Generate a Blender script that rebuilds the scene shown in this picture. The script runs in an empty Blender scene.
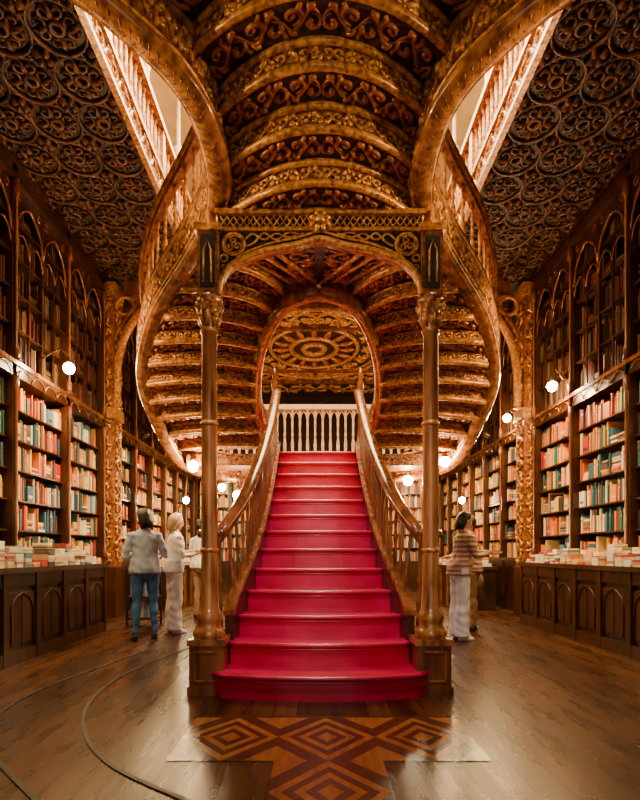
import bpy, math, random
from mathutils import Vector, Matrix
random.seed(7)
pi=math.pi
D_=math.radians
VP=314.0; CXM=-.05
# ------------------------------------------------------------------ materials
MATS={}
def newmat(name):
    m=bpy.data.materials.new(name); m.use_nodes=True
    nt=m.node_tree; nt.nodes.clear()
    out=nt.nodes.new('ShaderNodeOutputMaterial'); b=nt.nodes.new('ShaderNodeBsdfPrincipled')
    nt.links.new(b.outputs[0],out.inputs[0]); MATS[name]=m
    return m,nt,b
def N(nt,t,**k):
    n=nt.nodes.new(t)
    for a,v in k.items():
        if a in n.inputs: n.inputs[a].default_value=v
        else: setattr(n,a,v)
    return n
def c4(c): return (c[0],c[1],c[2],1)
def noisemat(name,c1,c2,rough=.5,metal=0,scale=(6,6,6),detail=5,bump=.2,bdist=.01,lo=.3,hi=.7,distort=0,coat=0):
    m,nt,b=newmat(name); L=nt.links.new
    tc=N(nt,'ShaderNodeTexCoord'); mp=N(nt,'ShaderNodeMapping'); mp.inputs['Scale'].default_value=scale
    L(tc.outputs['Object'],mp.inputs[0])
    n=N(nt,'ShaderNodeTexNoise'); n.inputs['Scale'].default_value=1; n.inputs['Detail'].default_value=detail
    n.inputs['Distortion'].default_value=distort
    L(mp.outputs[0],n.inputs['Vector'])
    r=N(nt,'ShaderNodeValToRGB'); r.color_ramp.elements[0].position=lo; r.color_ramp.elements[1].position=hi
    r.color_ramp.elements[0].color=c4(c1); r.color_ramp.elements[1].color=c4(c2)
    L(n.outputs[0],r.inputs[0]); L(r.outputs[0],b.inputs['Base Color'])
    b.inputs['Roughness'].default_value=rough; b.inputs['Metallic'].default_value=metal
    b.inputs['Coat Weight'].default_value=coat
    if bump:
        bp=N(nt,'ShaderNodeBump'); bp.inputs['Strength'].default_value=bump; bp.inputs['Distance'].default_value=bdist
        L(n.outputs[0],bp.inputs['Height']); L(bp.outputs[0],b.inputs['Normal'])
    return m
def emit(name,c,s):
    m,nt,b=newmat(name); b.inputs['Base Color'].default_value=c4(c)
    b.inputs['Emission Color'].default_value=c4(c); b.inputs['Emission Strength'].default_value=s
    return m
GOLD=noisemat('gilded_wood',(.070,.016,.003),(.44,.145,.024),.34,.12,(18,18,18),7,.8,.014,.36,.66)
GOLD2=noisemat('bright_gilding',(.20,.060,.010),(.78,.35,.070),.30,.2,(26,26,26),5,.5,.008,.34,.62)
RELIEF=noisemat('painted_relief',(.18,.036,.008),(.62,.20,.035),.38,.1,(14,14,14),4,.5,.01)
CARVE=noisemat('carved_wood',(.060,.018,.005),(.42,.16,.035),.38,.1,(22,22,22),3,.9,.02,.42,.6,1.5)
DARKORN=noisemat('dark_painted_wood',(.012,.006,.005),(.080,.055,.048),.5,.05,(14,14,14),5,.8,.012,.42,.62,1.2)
SLATE=noisemat('blue_black_panel',(.006,.008,.011),(.022,.026,.032),.4,0,(12,12,12),4,.3,.005)
POL=noisemat('polished_wood',(.09,.022,.005),(.33,.11,.023),.22,.05,(9,9,2),5,.15,.005,coat=.5)
COL=noisemat('column_wood',(.14,.040,.008),(.50,.19,.043),.2,.05,(14,14,2),6,.15,.004,.36,.64,coat=.6)
DARK=noisemat('dark_wood',(.010,.0035,.0015),(.045,.015,.005),.35,0,(10,10,3),5,.2,.005)
CASE=noisemat('bookcase_wood',(.018,.0055,.002),(.075,.023,.0065),.30,0,(10,10,3),5,.2,.005)
RED=noisemat('red_stair_paint',(.46,.002,.035),(.64,.006,.075),.3,0,(3,5,5),5,.08,.005,coat=.3)
CREAM=noisemat('cream_plaster',(.78,.58,.30),(.95,.80,.50),.6,0,(3,3,3),4,.1,.01)
IVORY=noisemat('ivory_gilding',(.66,.48,.24),(.92,.76,.48),.4,0,(18,18,18),4,.2,.005)
SOFF=noisemat('ceiling_panel',(.010,.004,.0015),(.070,.025,.007),.5,0,(14,14,14),5,.9,.02,.4,.65,1.0)
SORN=noisemat('ceiling_relief',(.028,.010,.003),(.165,.060,.015),.40,.1,(9,9,9),5,.6,.01,.38,.68)
BRONZE=noisemat('bronze',(.06,.03,.012),(.2,.1,.04),.35,.8,(30,30,30),3,.1,.003)
BULB=emit('bulb_glow',(1,.78,.45),220)
SKYG=emit('stained_skylight',(1,.74,.38),3)
INL=noisemat('inlay_light',(.24,.075,.013),(.40,.145,.030),.22,0,(20,4,4),4,.05,.002)
IND=noisemat('inlay_dark',(.045,.013,.004),(.10,.030,.009),.22,0,(20,4,4),4,.05,.002)
METAL=noisemat('dark_rail_metal',(.004,.003,.002),(.015,.01,.007),.5,.3,(10,10,10),3,0)
def bookmat():
    m,nt,b=newmat('book_covers'); a=N(nt,'ShaderNodeAttribute'); a.attribute_name='Col'
    nt.links.new(a.outputs['Color'],b.inputs['Base Color']); b.inputs['Roughness'].default_value=.5
    return m
BOOK=bookmat()
def floormat():
    m,nt,b=newmat('floor_planks'); L=nt.links.new
    tc=N(nt,'ShaderNodeTexCoord'); sp=N(nt,'ShaderNodeSeparateXYZ'); cb=N(nt,'ShaderNodeCombineXYZ')
    L(tc.outputs['Object'],sp.inputs[0]); L(sp.outputs[1],cb.inputs[0]); L(sp.outputs[0],cb.inputs[1])
    br=N(nt,'ShaderNodeTexBrick'); L(cb.outputs[0],br.inputs['Vector'])
    br.inputs['Scale'].default_value=1; br.inputs['Brick Width'].default_value=2.6; br.inputs['Row Height'].default_value=.17
    br.inputs['Mortar Size'].default_value=.0045; br.inputs['Mortar Smooth'].default_value=.5; br.inputs['Color1'].default_value=(.040,.0125,.0036,1)
    br.inputs['Color2'].default_value=(.105,.036,.0095,1); br.inputs['Mortar'].default_value=(.006,.0025,.001,1); br.inputs['Bias'].default_value=-.1
    mp=N(nt,'ShaderNodeMapping'); mp.inputs['Scale'].default_value=(14,1.6,1); L(tc.outputs['Object'],mp.inputs[0])
    n=N(nt,'ShaderNodeTexNoise'); n.inputs['Scale'].default_value=1; n.inputs['Detail'].default_value=7; L(mp.outputs[0],n.inputs['Vector'])
    mx=N(nt,'ShaderNodeMixRGB',blend_type='MULTIPLY'); mx.inputs[0].default_value=.8
    r=N(nt,'ShaderNodeValToRGB'); r.color_ramp.elements[0].position=.33; r.color_ramp.elements[1].position=.62
    r.color_ramp.elements[0].color=(.35,.31,.28,1); r.color_ramp.elements[1].color=(1.1,1.05,1,1)
    L(n.outputs[0],r.inputs[0]); L(br.outputs[0],mx.inputs[1]); L(r.outputs[0],mx.inputs[2]); L(mx.outputs[0],b.inputs['Base Color'])
    r2=N(nt,'ShaderNodeMapRange'); r2.inputs[3].default_value=.22; r2.inputs[4].default_value=.34; L(n.outputs[0],r2.inputs[0]); L(r2.outputs[0],b.inputs['Roughness'])
    b.inputs['Specular Tint'].default_value=(1,.66,.38,1); b.inputs['Specular IOR Level'].default_value=.28
    bp=N(nt,'ShaderNodeBump'); bp.inputs['Strength'].default_value=.3; bp.inputs['Distance'].default_value=.002
    L(br.outputs['Fac'],bp.inputs['Height']); bp.invert=True; L(bp.outputs[0],b.inputs['Normal'])
    return m
FLOOR=floormat()
# ------------------------------------------------------------------ mesh builder
class MB:
    def __init__(s,mats): s.v=[];s.f=[];s.m=[];s.sm=[];s.c=[];s.mats=mats;s.usecol=False
    def mi(s,mat):
        if mat not in s.mats: s.mats.append(mat)
        return s.mats.index(mat)
    def add(s,vs,fs,mat,smooth=False,col=None):
        o=len(s.v); s.v.extend([tuple(p) for p in vs]); k=s.mi(mat)
        for f in fs:
            s.f.append([i+o for i in f]); s.m.append(k); s.sm.append(smooth); s.c.append(col or (1,1,1))
        if col: s.usecol=True
    def box(s,x0,x1,y0,y1,z0,z1,mat,col=None):
        vs=[(x,y,z) for z in (z0,z1) for y in (y0,y1) for x in (x0,x1)]
        s.add(vs,[(0,2,3,1),(4,5,7,6),(0,1,5,4),(2,6,7,3),(0,4,6,2),(1,3,7,5)],mat,False,col)
    def obox(s,c,sx,sy,sz,ang,mat,col=None):
        ca,sa=math.cos(ang),math.sin(ang); vs=[]
        for z in (0,sz):
            for y in (-sy/2,sy/2):
                for x in (-sx/2,sx/2): vs.append((c[0]+x*ca-y*sa,c[1]+x*sa+y*ca,c[2]+z))
        s.add(vs,[(0,2,3,1),(4,5,7,6),(0,1,5,4),(2,6,7,3),(0,4,6,2),(1,3,7,5)],mat,False,col)
    def lathe(s,prof,cx,cy,mat,n=12,z0=0,smooth=True):
        vs=[];fs=[]
        for r,z in prof:
            for i in range(n):
                a=2*pi*i/n; vs.append((cx+r*math.cos(a),cy+r*math.sin(a),z0+z))
        for j in range(len(prof)-1):
            for i in range(n):
                fs.append((j*n+i,j*n+(i+1)%n,(j+1)*n+(i+1)%n,(j+1)*n+i))
        fs.append(tuple(range(n-1,-1,-1))); fs.append(tuple((len(prof)-1)*n+i for i in range(n)))
        s.add(vs,fs,mat,smooth)
    def tube(s,pts,rad,mat,n=6,closed=False,col=None,flat=1.0):
        pts=[Vector(p) for p in pts]; K=len(pts)
        if not isinstance(rad,(list,tuple)): rad=[rad]*K
        T=[]
        for i in range(K):
            if closed: t=pts[(i+1)%K]-pts[i-1]
            else: t=pts[min(i+1,K-1)]-pts[max(i-1,0)]
            if t.length<1e-9: t=Vector((0,0,1))
            T.append(t.normalized())
        up=Vector((0,0,1)) if abs(T[0].z)<.9 else Vector((0,1,0))
        nrm=T[0].cross(up).normalized(); vs=[];fs=[]
        for i in range(K):
            nrm=(nrm-T[i]*nrm.dot(T[i]))
            if nrm.length<1e-6: nrm=T[i].orthogonal()
            nrm.normalize(); bn=T[i].cross(nrm)
            for j in range(n):
                a=2*pi*j/n; vs.append(pts[i]+(nrm*math.cos(a)+bn*math.sin(a)*flat)*rad[i])
        R=K if closed else K-1
        for i in range(R):
            for j in range(n):
                i2=(i+1)%K; fs.append((i*n+j,i*n+(j+1)%n,i2*n+(j+1)%n,i2*n+j))
        if not closed:
            fs.append(tuple(range(n-1,-1,-1))); fs.append(tuple((K-1)*n+j for j in range(n)))
        s.add(vs,fs,mat,True,col)
    def sweep(s,pts,prof,mat,smooth=False):
        pts=[Vector(p) for p in pts]; K=len(pts); n=len(prof); vs=[];fs=[]
        for i in range(K):
            t=pts[min(i+1,K-1)]-pts[max(i-1,0)]; t.z=0
            if t.length<1e-6: t=Vector((0,1,0))
            t.normalize(); sd=Vector((t.y,-t.x,0))
            for a,b in prof: vs.append(pts[i]+sd*a+Vector((0,0,b)))
        for i in range(K-1):
            for j in range(n): fs.append((i*n+j,i*n+(j+1)%n,(i+1)*n+(j+1)%n,(i+1)*n+j))
        fs.append(tuple(range(n-1,-1,-1))); fs.append(tuple((K-1)*n+j for j in range(n)))
        s.add(vs,fs,mat,smooth)
    def prism(s,A,B,zt,zb,mtop,mbot,mA,mB):
        n=len(A); vs=[(x,y,zt) for x,y in A]+[(x,y,zt) for x,y in B]+[(x,y,zb) for x,y in A]+[(x,y,zb) for x,y in B]
        s.add(vs,[(i,i+1,n+i+1,n+i) for i in range(n-1)],mtop)
        s.add(vs,[(2*n+i,3*n+i,3*n+i+1,2*n+i+1) for i in range(n-1)],mbot)
        s.add(vs,[(i,2*n+i,2*n+i+1,i+1) for i in range(n-1)],mA)
        s.add(vs,[(n+i,n+i+1,3*n+i+1,3*n+i) for i in range(n-1)],mB)
        s.add(vs,[(0,n,3*n,2*n),(n-1,2*n-1,4*n-1,3*n-1)],mB)
    def obj(s,name,parent=None):
        me=bpy.data.meshes.new(name); me.from_pydata(s.v,[],s.f)
        for m in s.mats: me.materials.append(m)
        me.polygons.foreach_set('material_index',s.m); me.polygons.foreach_set('use_smooth',s.sm)
        if s.usecol:
            ca=me.color_attributes.new('Col','FLOAT_COLOR','CORNER'); buf=[]
            for f,c in zip(s.f,s.c): buf.extend([c[0],c[1],c[2],1]*len(f))
            ca.data.foreach_set('color',buf)
        me.update(); o=bpy.data.objects.new(name,me); bpy.context.scene.collection.objects.link(o)
        if parent: o.parent=parent
        return o
def empty(name):
    e=bpy.data.objects.new(name,None); bpy.context.scene.collection.objects.link(e); return e
def cr(P,t):
    n=len(P)-1; t=max(0,min(1,t))*n; i=min(int(t),n-1); f=t-i
    p0=Vector(P[max(i-1,0)]);p1=Vector(P[i]);p2=Vector(P[i+1]);p3=Vector(P[min(i+2,n)])
    return .5*((2*p1)+(p2-p0)*f+(2*p0-5*p1+4*p2-p3)*f*f+(3*p1-p0-3*p2+p3)*f**3)
def crs(P,n,a=0,b=1): return [cr(P,a+(b-a)*i/n) for i in range(n+1)]
def mir(pts,s): return [Vector((p[0]*s,p[1],p[2])) for p in pts]
def spiral(cx,cy,r,turns,sgn,a0,n=15):
    out=[]
    for i in range(n+1):
        t=i/n; rr=r*(1-.85*t); a=a0+sgn*turns*2*pi*t
        out.append((cx+rr*math.cos(a),cy+rr*math.sin(a)))
    return out
def rinceau():
    P=[[(i/12,.5+.30*math.sin(2*pi*i/12)) for i in range(13)]]
    P.append(spiral(.25,.38,.28,1.1,-1,pi/2,12)); P.append(spiral(.75,.62,.28,1.1,1,-pi/2,12))
    P.append([(.0,.5),(-.04,.72),(.06,.86),(.0,.98)]); P.append([(.5,.5),(.54,.28),(.44,.14),(.5,.02)])
    P.append([(.12,.70),(.2,.86),(.34,.92)]); P.append([(.62,.30),(.7,.14),(.84,.08)])
    P.append([(.25,.38),(.33,.30)]); P.append([(.75,.62),(.67,.70)])
    return P
def scrolls(mb,fn,u0,u1,v0,v1,n,rad,mat,mirror=True,sides=4):
    for i in range(n):
        fl=(mirror and i>=n/2)
        for q,p in enumerate(rinceau()):
            pts=[]
            for x,y in p:
                xx=(1-x) if fl else x
                pts.append(fn(u0+(u1-u0)*(i+xx)/n, v0+(v1-v0)*y))
            K=len(pts); k0=1.5 if q>2 else 1.0
            rr=[rad*k0*(.4+.6*math.sin(pi*(k+.6)/K)) for k in range(K)]
            mb.tube(pts,rr,mat,sides)
def baluster_prof(h,r=.026):
    return [(r*1.1,0),(r*1.1,h*.07),(r*.6,h*.1),(r*.95,h*.2),(r*1.05,h*.3),(r*.55,h*.45),(r*.9,h*.5),(r*.55,h*.55),(r*.8,h*.72),(r*.5,h*.88),(r*.95,h*.92),(r*.95,h)]
def gothic(u,h,c=.5):
    return h*math.sqrt(max(0,1-((abs(u)+c)/(1+c))**2))/math.sqrt(1-(c/(1+c))**2)
# ------------------------------------------------------------------ room shell
XL,XR=-4.12,4.2; H=6.1; Y0,Y1=-1.5,17.6; ZT=10.5; GX=2.2; YB=10.0; FL,FR=3.80,3.88
b=MB([]); b.box(XL,XR,Y0,Y1,-.1,0,FLOOR); b.obj('floor')
b=MB([]); b.box(XL-.15,XL,Y0,Y1,0,H,DARK); b.box(XL-.15,XL,Y0,Y1,H,ZT,CREAM); b.obj('wall_left')
b=MB([]); b.box(XR,XR+.15,Y0,Y1,0,H,DARK); b.box(XR,XR+.15,Y0,Y1,H,ZT,CREAM); b.obj('wall_right')
b=MB([]); b.box(XL,XR,Y1,Y1+.15,0,H,DARK); b.box(XL,XR,Y1,Y1+.15,H,ZT,CREAM); b.obj('wall_back')
b=MB([]); zs=H
b.box(XL,-GX,Y0,YB,zs,zs+.2,SOFF); b.box(GX,XR,Y0,YB,zs,zs+.2,SOFF); b.box(XL,XR,YB,Y1,zs,zs+.2,SOFF)
b.box(-GX,GX,Y0,.9,zs,zs+.2,SOFF)
def ovalring(cx,cy,a,c,z,r,mat,n=28):
    b.tube([(cx+a*math.cos(2*pi*i/n),cy+c*math.sin(2*pi*i/n),z) for i in range(n)],r,mat,5,closed=True)
def cell(cx,cy,w,h,z,odd):
    ovalring(cx,cy,w*.50,h*.50,z-.02,.022,SORN,20); ovalring(cx,cy,w*.12,h*.12,z-.02,.028,SORN,10)
    for k in range(4):
        a=pi/4+k*pi/2; ca,sa=math.cos(a),math.sin(a)
        for sg in (-1,1):
            sp=spiral(cx+w*.30*math.cos(a+sg*.42),cy+h*.30*math.sin(a+sg*.42),w*.13,1.0,sg,a+pi,9)
            b.tube([(x,y,z-.02) for x,y in sp],[.024-.0018*i for i in range(10)],SORN,4)
        b.tube([(cx+w*.50*ca,cy+h*.50*sa,z-.02),(cx+w*.60*ca,cy+h*.60*sa,z-.045),(cx+w*.70*ca,cy+h*.70*sa,z-.02)],[.02,.05,.02],SORN,5)
        for sg in (-.35,.35):
            c2,s2=math.cos(a+sg),math.sin(a+sg)
            b.tube([(cx+w*.55*c2,cy+h*.55*s2,z-.02),(cx+w*.64*c2,cy+h*.64*s2,z-.035)],[.028,.008],SORN,4)
        a=k*pi/2; ca,sa=math.cos(a),math.sin(a)
        b.tube([(cx+w*.15*ca,cy+h*.15*sa,z-.02),(cx+w*.28*ca,cy+h*.28*sa,z-.04),(cx+w*.42*ca,cy+h*.42*sa,z-.02)],[.012,.036,.008],SORN,5)
for sx,xw in ((-1,FL),(1,FR)):
    W=(xw-GX)/3; y=2.6; r=0
    while y<9.9:
        for k in range(3): cell(sx*(GX+W*(k+.5)),y+.29,W,.58,zs,(k+r)%2)
        y+=.58; r+=1
    x0,x1=sorted((sx*(xw-.06),sx*(xw+.05))); b.box(x0,x1,1,YB,zs-.1,zs,CASE)
cx,cy=-.05,13.4
for a,r in ((1.75,.05),(1.6,.03),(1.05,.05),(.55,.06),(.25,.07)): ovalring(cx,cy,a,a*1.25,zs-.03,r,GOLD2,40)
for k in range(16):
    a=2*pi*k/16; ca,sa=math.cos(a),math.sin(a)
    b.tube([(cx+.55*ca,cy+.55*1.25*sa,zs-.03),(cx+.8*ca,cy+.8*1.25*sa,zs-.05),(cx+1.05*ca,cy+1.05*1.25*sa,zs-.03)],[.02,.07,.02],RELIEF,5)
    b.tube([(cx+1.05*ca,cy+1.05*1.25*sa,zs-.03),(cx+1.6*ca,cy+1.6*1.25*sa,zs-.03)],.025,GOLD,4)
    for sg in (-1,1):
        a2=a+sg*.1
        sp=spiral(cx+1.33*math.cos(a2),cy+1.33*1.25*math.sin(a2),.15,1.3,sg,a+pi); b.tube([(x,y,zs-.03) for x,y in sp],.03,GOLD2,4)
for yy in (10.6,11.6,15.4,16.6):
    scrolls(b,lambda u,v:Vector((u,v,zs-.03)),-3.4,3.4,yy-.4,yy+.4,8,.035,GOLD2)
for xx in (-2.6,2.6):
    scrolls(b,lambda u,v:Vector((v,u,zs-.03)),12,15,xx-.45,xx+.45,4,.035,GOLD2)
for yy in (11.05,12.1,14.9,15.9): b.box(-3.8,3.8,yy-.05,yy+.05,zs-.1,zs,POL)
b.obj('ceiling')
b=MB([]); b.box(XL,XR,Y0,Y1,ZT,ZT+.15,CREAM); b.obj('ceiling')
b=MB([])
b.box(-2,2,.5,14,ZT-.06,ZT,SKYG)
for i in range(9): b.box(-2,2,.5+i*1.68-.03,.5+i*1.68+.03,ZT-.12,ZT-.06,DARK)
for i in range(5): b.box(-2+i-.03,-2+i+.03,.5,14,ZT-.12,ZT-.06,DARK)
b.obj('window_1')
for sx in (-1,1):
    b=MB([]); e=sx*GX
    b.box(min(e-sx*.02,e+sx*.12),max(e-sx*.02,e+sx*.12),.9,YB-.15,H+.201,H+.3,GOLD)
    b.box(min(e-sx*.03,e),max(e-sx*.03,e),.9,YB-.15,H-.02,H+.3,GOLD)
    scrolls(b,lambda u,v:Vector((e-sx*.035,u,v)),1,YB-.2,H,H+.26,22,.02,GOLD2)
    for zz in (H-.05,H+.27): b.box(min(e-sx*.07,e-sx*.001),max(e-sx*.07,e-sx*.001),.9,YB-.15,zz,zz+.05,GOLD2)
    y=1.0
    while y<YB-.2:
        b.lathe(baluster_prof(.74,.036),e+sx*.04,y,GOLD2,8,H+.3); y+=.17
    b.box(min(e-sx*.04,e+sx*.12),max(e-sx*.04,e+sx*.12),.9,YB-.15,H+1.04,H+1.12,GOLD2)
    y=1.6
    while y<YB-.2:
        b.box(e+sx*.04-.06,e+sx*.04+.06,y-.06,y+.06,H+.3,H+1.14,GOLD2); y+=2.1
    b.obj('gallery_balustrade')
    b=MB([]); y=1.6; xw=XL if sx<0 else XR
    while y<17:
        b.box(min(xw,xw-sx*.14),max(xw,xw-sx*.14),y-.2,y+.2,H+.2,ZT,IVORY)
        a0,a1=y+.35,y+1.75
        b.box(min(xw,xw-sx*.3),max(xw,xw-sx*.3),a0-.05,a1+.05,H+.2,H+.5,GOLD)
        for z in (H+.9,H+1.3,H+1.7,H+2.1,H+2.5,H+2.9): b.box(min(xw,xw-sx*.25),max(xw,xw-sx*.25),a0,a1,z,z+.04,GOLD2)
        for yy in (a0,(a0+a1)/2,a1): b.box(min(xw,xw-sx*.28),max(xw,xw-sx*.28),yy-.03,yy+.03,H+.5,H+3.2,GOLD2)
        for q in range(2):
            q0=a0+q*.7; b.tube([(xw-sx*.29,q0+.7*t/12,H+3.2+gothic(2*t/12-1,.6)) for t in range(13)],.035,GOLD2,6)
        b.lathe([(.08,0),(.08,.1),(.05,.16),(.045,2.6),(.08,2.75),(.10,2.9),(.04,2.95),(.04,4.1)],e+sx*.55,y+1.05,IVORY,10,H+.2)
        y+=2.1
    b.obj('gallery_wall_panelling')
b=MB([])
b.box(-GX+.1,GX-.1,YB-.13,YB-.001,H-.1,H+.3,GOLD)
x=-GX+.2
while x<GX-.15: b.lathe(baluster_prof(.72,.034),x,YB-.06,IVORY,8,H+.3); x+=.16
b.box(-GX+.1,GX-.1,YB-.12,YB-.01,H+1.02,H+1.1,IVORY); b.obj('gallery_balustrade')
for sx,xf in ((-1,FL),(1,FR)):
    b=MB([]); x0,x1=sorted((sx*(xf-.18),sx*(xf+.22)))
    b.box(x0,x1,YB-.1,YB+.3,0,H-.12,GOLD)
    b.box(x0-.04,x1+.04,YB-.13,YB+.32,0,.9,CASE); b.box(x0-.04,x1+.04,YB-.13,YB+.32,3.55,3.75,GOLD2); b.box(x0-.03,x1+.03,YB-.13,YB+.32,H-.35,H-.12,GOLD2)
    for z0,z1 in ((1,3.5),(3.8,5.7)):
        scrolls(b,lambda u,v:Vector((v,YB-.115,u)),z0,z1,x0+.03,x1-.03,int((z1-z0)/.4),.02,GOLD2)
        xi=sx*(xf-.195); scrolls(b,lambda u,v:Vector((xi,v,u)),z0,z1,YB-.07,YB+.27,int((z1-z0)/.4),.02,GOLD2)
    path=[Vector((sx*abs(p.x),YB+.0,p.z)) for p in crs([(3.62,0,3.75),(3.58,0,4.6),(3.38,0,5.2),(2.95,0,5.68),(2.3,0,5.92)],24)]
    b.tube(path,.075,GOLD2,8); b.tube([p+Vector((sx*.14,0,.06)) for p in path[:-4]],.04,GOLD,6)
    b.tube([(sx*3.45+.16*math.cos(2*pi*i/20),YB,5.6+.16*math.sin(2*pi*i/20)) for i in range(20)],.03,GOLD2,5,closed=True)
    b.obj('carved_pilaster')
b=MB([]); b.box(-3.5,3.5,YB+.06,YB+.3,H-.28,H-.005,POL); b.obj('trim_1')
# ------------------------------------------------------------------ bookcases
PAL=[(.78,.52,.22),(.88,.74,.46),(.60,.05,.01),(.80,.17,.01),(.88,.36,.02),(.92,.56,.07),(.86,.28,.015),(.03,.12,.20),(.02,.15,.12),(.42,.015,.01),(.50,.26,.08),(.78,.56,.20),(.90,.80,.56),(.22,.05,.015),(.84,.22,.02),(.04,.03,.03),(.05,.05,.06),(.08,.22,.30)]
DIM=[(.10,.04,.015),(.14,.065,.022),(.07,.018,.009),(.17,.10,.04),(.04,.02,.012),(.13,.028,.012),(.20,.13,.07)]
def bookcase(sx,xf,xw,ys):
    b=MB([]); bk=MB([])
    X=lambda d:sx*(xf+d)
    def bx(d0,d1,y0,y1,z0,z1,m,mb=b,col=None):
        a,c=sorted((X(d0),X(d1))); mb.box(a,c,y0,y1,z0,z1,m,col)
    D=abs(xw)-xf-.002
    ya,yb=ys[0],ys[-1]
    bx(D-.02,D,ya,yb,0,H-.05,DARK)
    bx(0,D,ya,yb,0,1.02,CASE); bx(-.04,D,ya,yb,1.0,1.06,CASE)
    bx(-.03,D,ya,yb,3.36,3.52,CASE); bx(-.06,D,ya,yb,3.5,3.55,POL)
    bx(-.03,D,ya,yb,5.85,H-.11,CASE); bx(-.07,D,ya,yb,5.78,5.86,CASE)
    SL=[1.06+.385*i for i in range(6)]; SU=[3.55+.45*i for i in range(5)]
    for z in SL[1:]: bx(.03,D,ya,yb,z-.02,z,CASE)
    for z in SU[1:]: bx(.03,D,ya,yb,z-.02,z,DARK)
    for y in ys:
        bx(-.03,D,max(y-.05,ya-.05),min(y+.05,yb+.05),0,H-.12,CASE)
        b.lathe([(.035,0),(.035,.15),(.018,.2),(.018,2.1),(.035,2.15),(.035,2.3)],X(-.05),y,POL,8,1.06)
        b.lathe([(.04,0),(.04,.15),(.018,.2),(.018,2.0),(.04,2.05),(.04,2.25)],X(-.05),y,POL,8,3.55)
    for i in range(len(ys)-1):
        a,c=ys[i]+.05,ys[i+1]-.05; m=(a+c)/2
        bx(-.01,.03,m-.02,m+.02,3.55,5.85,CASE)
        for q0,q1 in ((a,m),(m,c)):
            qm=(q0+q1)/2; wd=q1-q0
            K=16; pr=[(q0+wd*t/K,5.15+gothic(2*t/K-1,.48)) for t in range(K+1)]
            vs=[(X(0),y,z) for y,z in pr]+[(X(0),y,5.8) for y,z in pr]
            b.add(vs,[(t,t+1,K+1+t+1,K+1+t) for t in range(K)],CASE)
            b.tube([Vector((X(-.015),y,z)) for y,z in pr],.018,POL,5)
            for e_ in (-1,1):
                b.tube([(X(-.01),qm+e_*wd*.36+.045*math.cos(2*pi*t/12),5.68+.045*math.sin(2*pi*t/12)) for t in range(12)],.009,POL,4,closed=True)
            for h0,h1 in ((q0,qm),(qm,q1)):
                b.tube([Vector((X(-.01),h0+(h1-h0)*t/8,5.0+gothic(2*t/8-1,.22))) for t in range(9)],.011,POL,4)
            bx(-.005,.02,qm-.009,qm+.009,3.55,5.3,CASE)
            for z in SU[1:]: bx(-.004,.015,q0,q1,z-.012,z,CASE)
            for h0,h1 in ((q0,qm),(qm,q1)):
                b.tube([Vector((X(-.045),h0+(h1-h0)*t/8,3.37+gothic(2*t/8-1,.11))) for t in range(9)],.010,POL,4)
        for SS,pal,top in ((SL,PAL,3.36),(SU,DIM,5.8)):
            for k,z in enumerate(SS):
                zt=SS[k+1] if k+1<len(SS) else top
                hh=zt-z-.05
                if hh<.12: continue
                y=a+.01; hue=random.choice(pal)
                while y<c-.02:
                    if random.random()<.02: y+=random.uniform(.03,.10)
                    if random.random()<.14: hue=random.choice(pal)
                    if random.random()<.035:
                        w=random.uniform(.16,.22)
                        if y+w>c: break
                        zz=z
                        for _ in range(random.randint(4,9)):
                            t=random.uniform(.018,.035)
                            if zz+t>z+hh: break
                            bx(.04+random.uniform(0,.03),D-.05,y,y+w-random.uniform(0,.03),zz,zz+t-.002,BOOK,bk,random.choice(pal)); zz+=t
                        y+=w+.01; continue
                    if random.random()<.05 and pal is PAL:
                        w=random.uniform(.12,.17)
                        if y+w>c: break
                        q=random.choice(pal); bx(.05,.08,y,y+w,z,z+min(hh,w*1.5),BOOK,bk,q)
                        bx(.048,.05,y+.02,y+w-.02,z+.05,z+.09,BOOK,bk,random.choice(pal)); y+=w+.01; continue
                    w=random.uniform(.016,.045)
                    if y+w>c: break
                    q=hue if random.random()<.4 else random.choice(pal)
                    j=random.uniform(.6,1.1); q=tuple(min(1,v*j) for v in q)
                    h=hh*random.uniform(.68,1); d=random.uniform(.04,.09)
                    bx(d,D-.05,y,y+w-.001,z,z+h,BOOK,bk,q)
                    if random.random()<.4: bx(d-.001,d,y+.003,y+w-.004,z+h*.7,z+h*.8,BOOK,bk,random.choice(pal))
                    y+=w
    e=b.obj('bookcase'); bk.obj('shelved_books',e)
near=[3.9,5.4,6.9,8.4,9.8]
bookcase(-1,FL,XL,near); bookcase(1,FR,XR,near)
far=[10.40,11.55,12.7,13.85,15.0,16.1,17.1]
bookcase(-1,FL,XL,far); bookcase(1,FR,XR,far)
b=MB([]); bk=MB([])
b.box(-3.7,3.7,17.25,17.59,0,.9,CASE)
for i in range(7): b.box(-3.7,3.7,17.27,17.59,.9+.42*i-.02,.9+.42*i,POL)
for i in range(8): b.box(-3.7+i*7.4/7-.04,-3.7+i*7.4/7+.04,17.22,17.59,0,3.6,CASE)
b.box(-3.72,3.72,17.2,17.59,3.45,3.65,GOLD)
for i in range(6):
    x=-3.6
    while x<3.6:
        w=random.uniform(.02,.05); bk.box(x,x+w-.002,17.3,17.5,.9+.42*i,.9+.42*i+random.uniform(.26,.38),BOOK,random.choice(PAL)); x+=w
e=b.obj('bookcase'); bk.obj('shelved_books',e)
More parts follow.
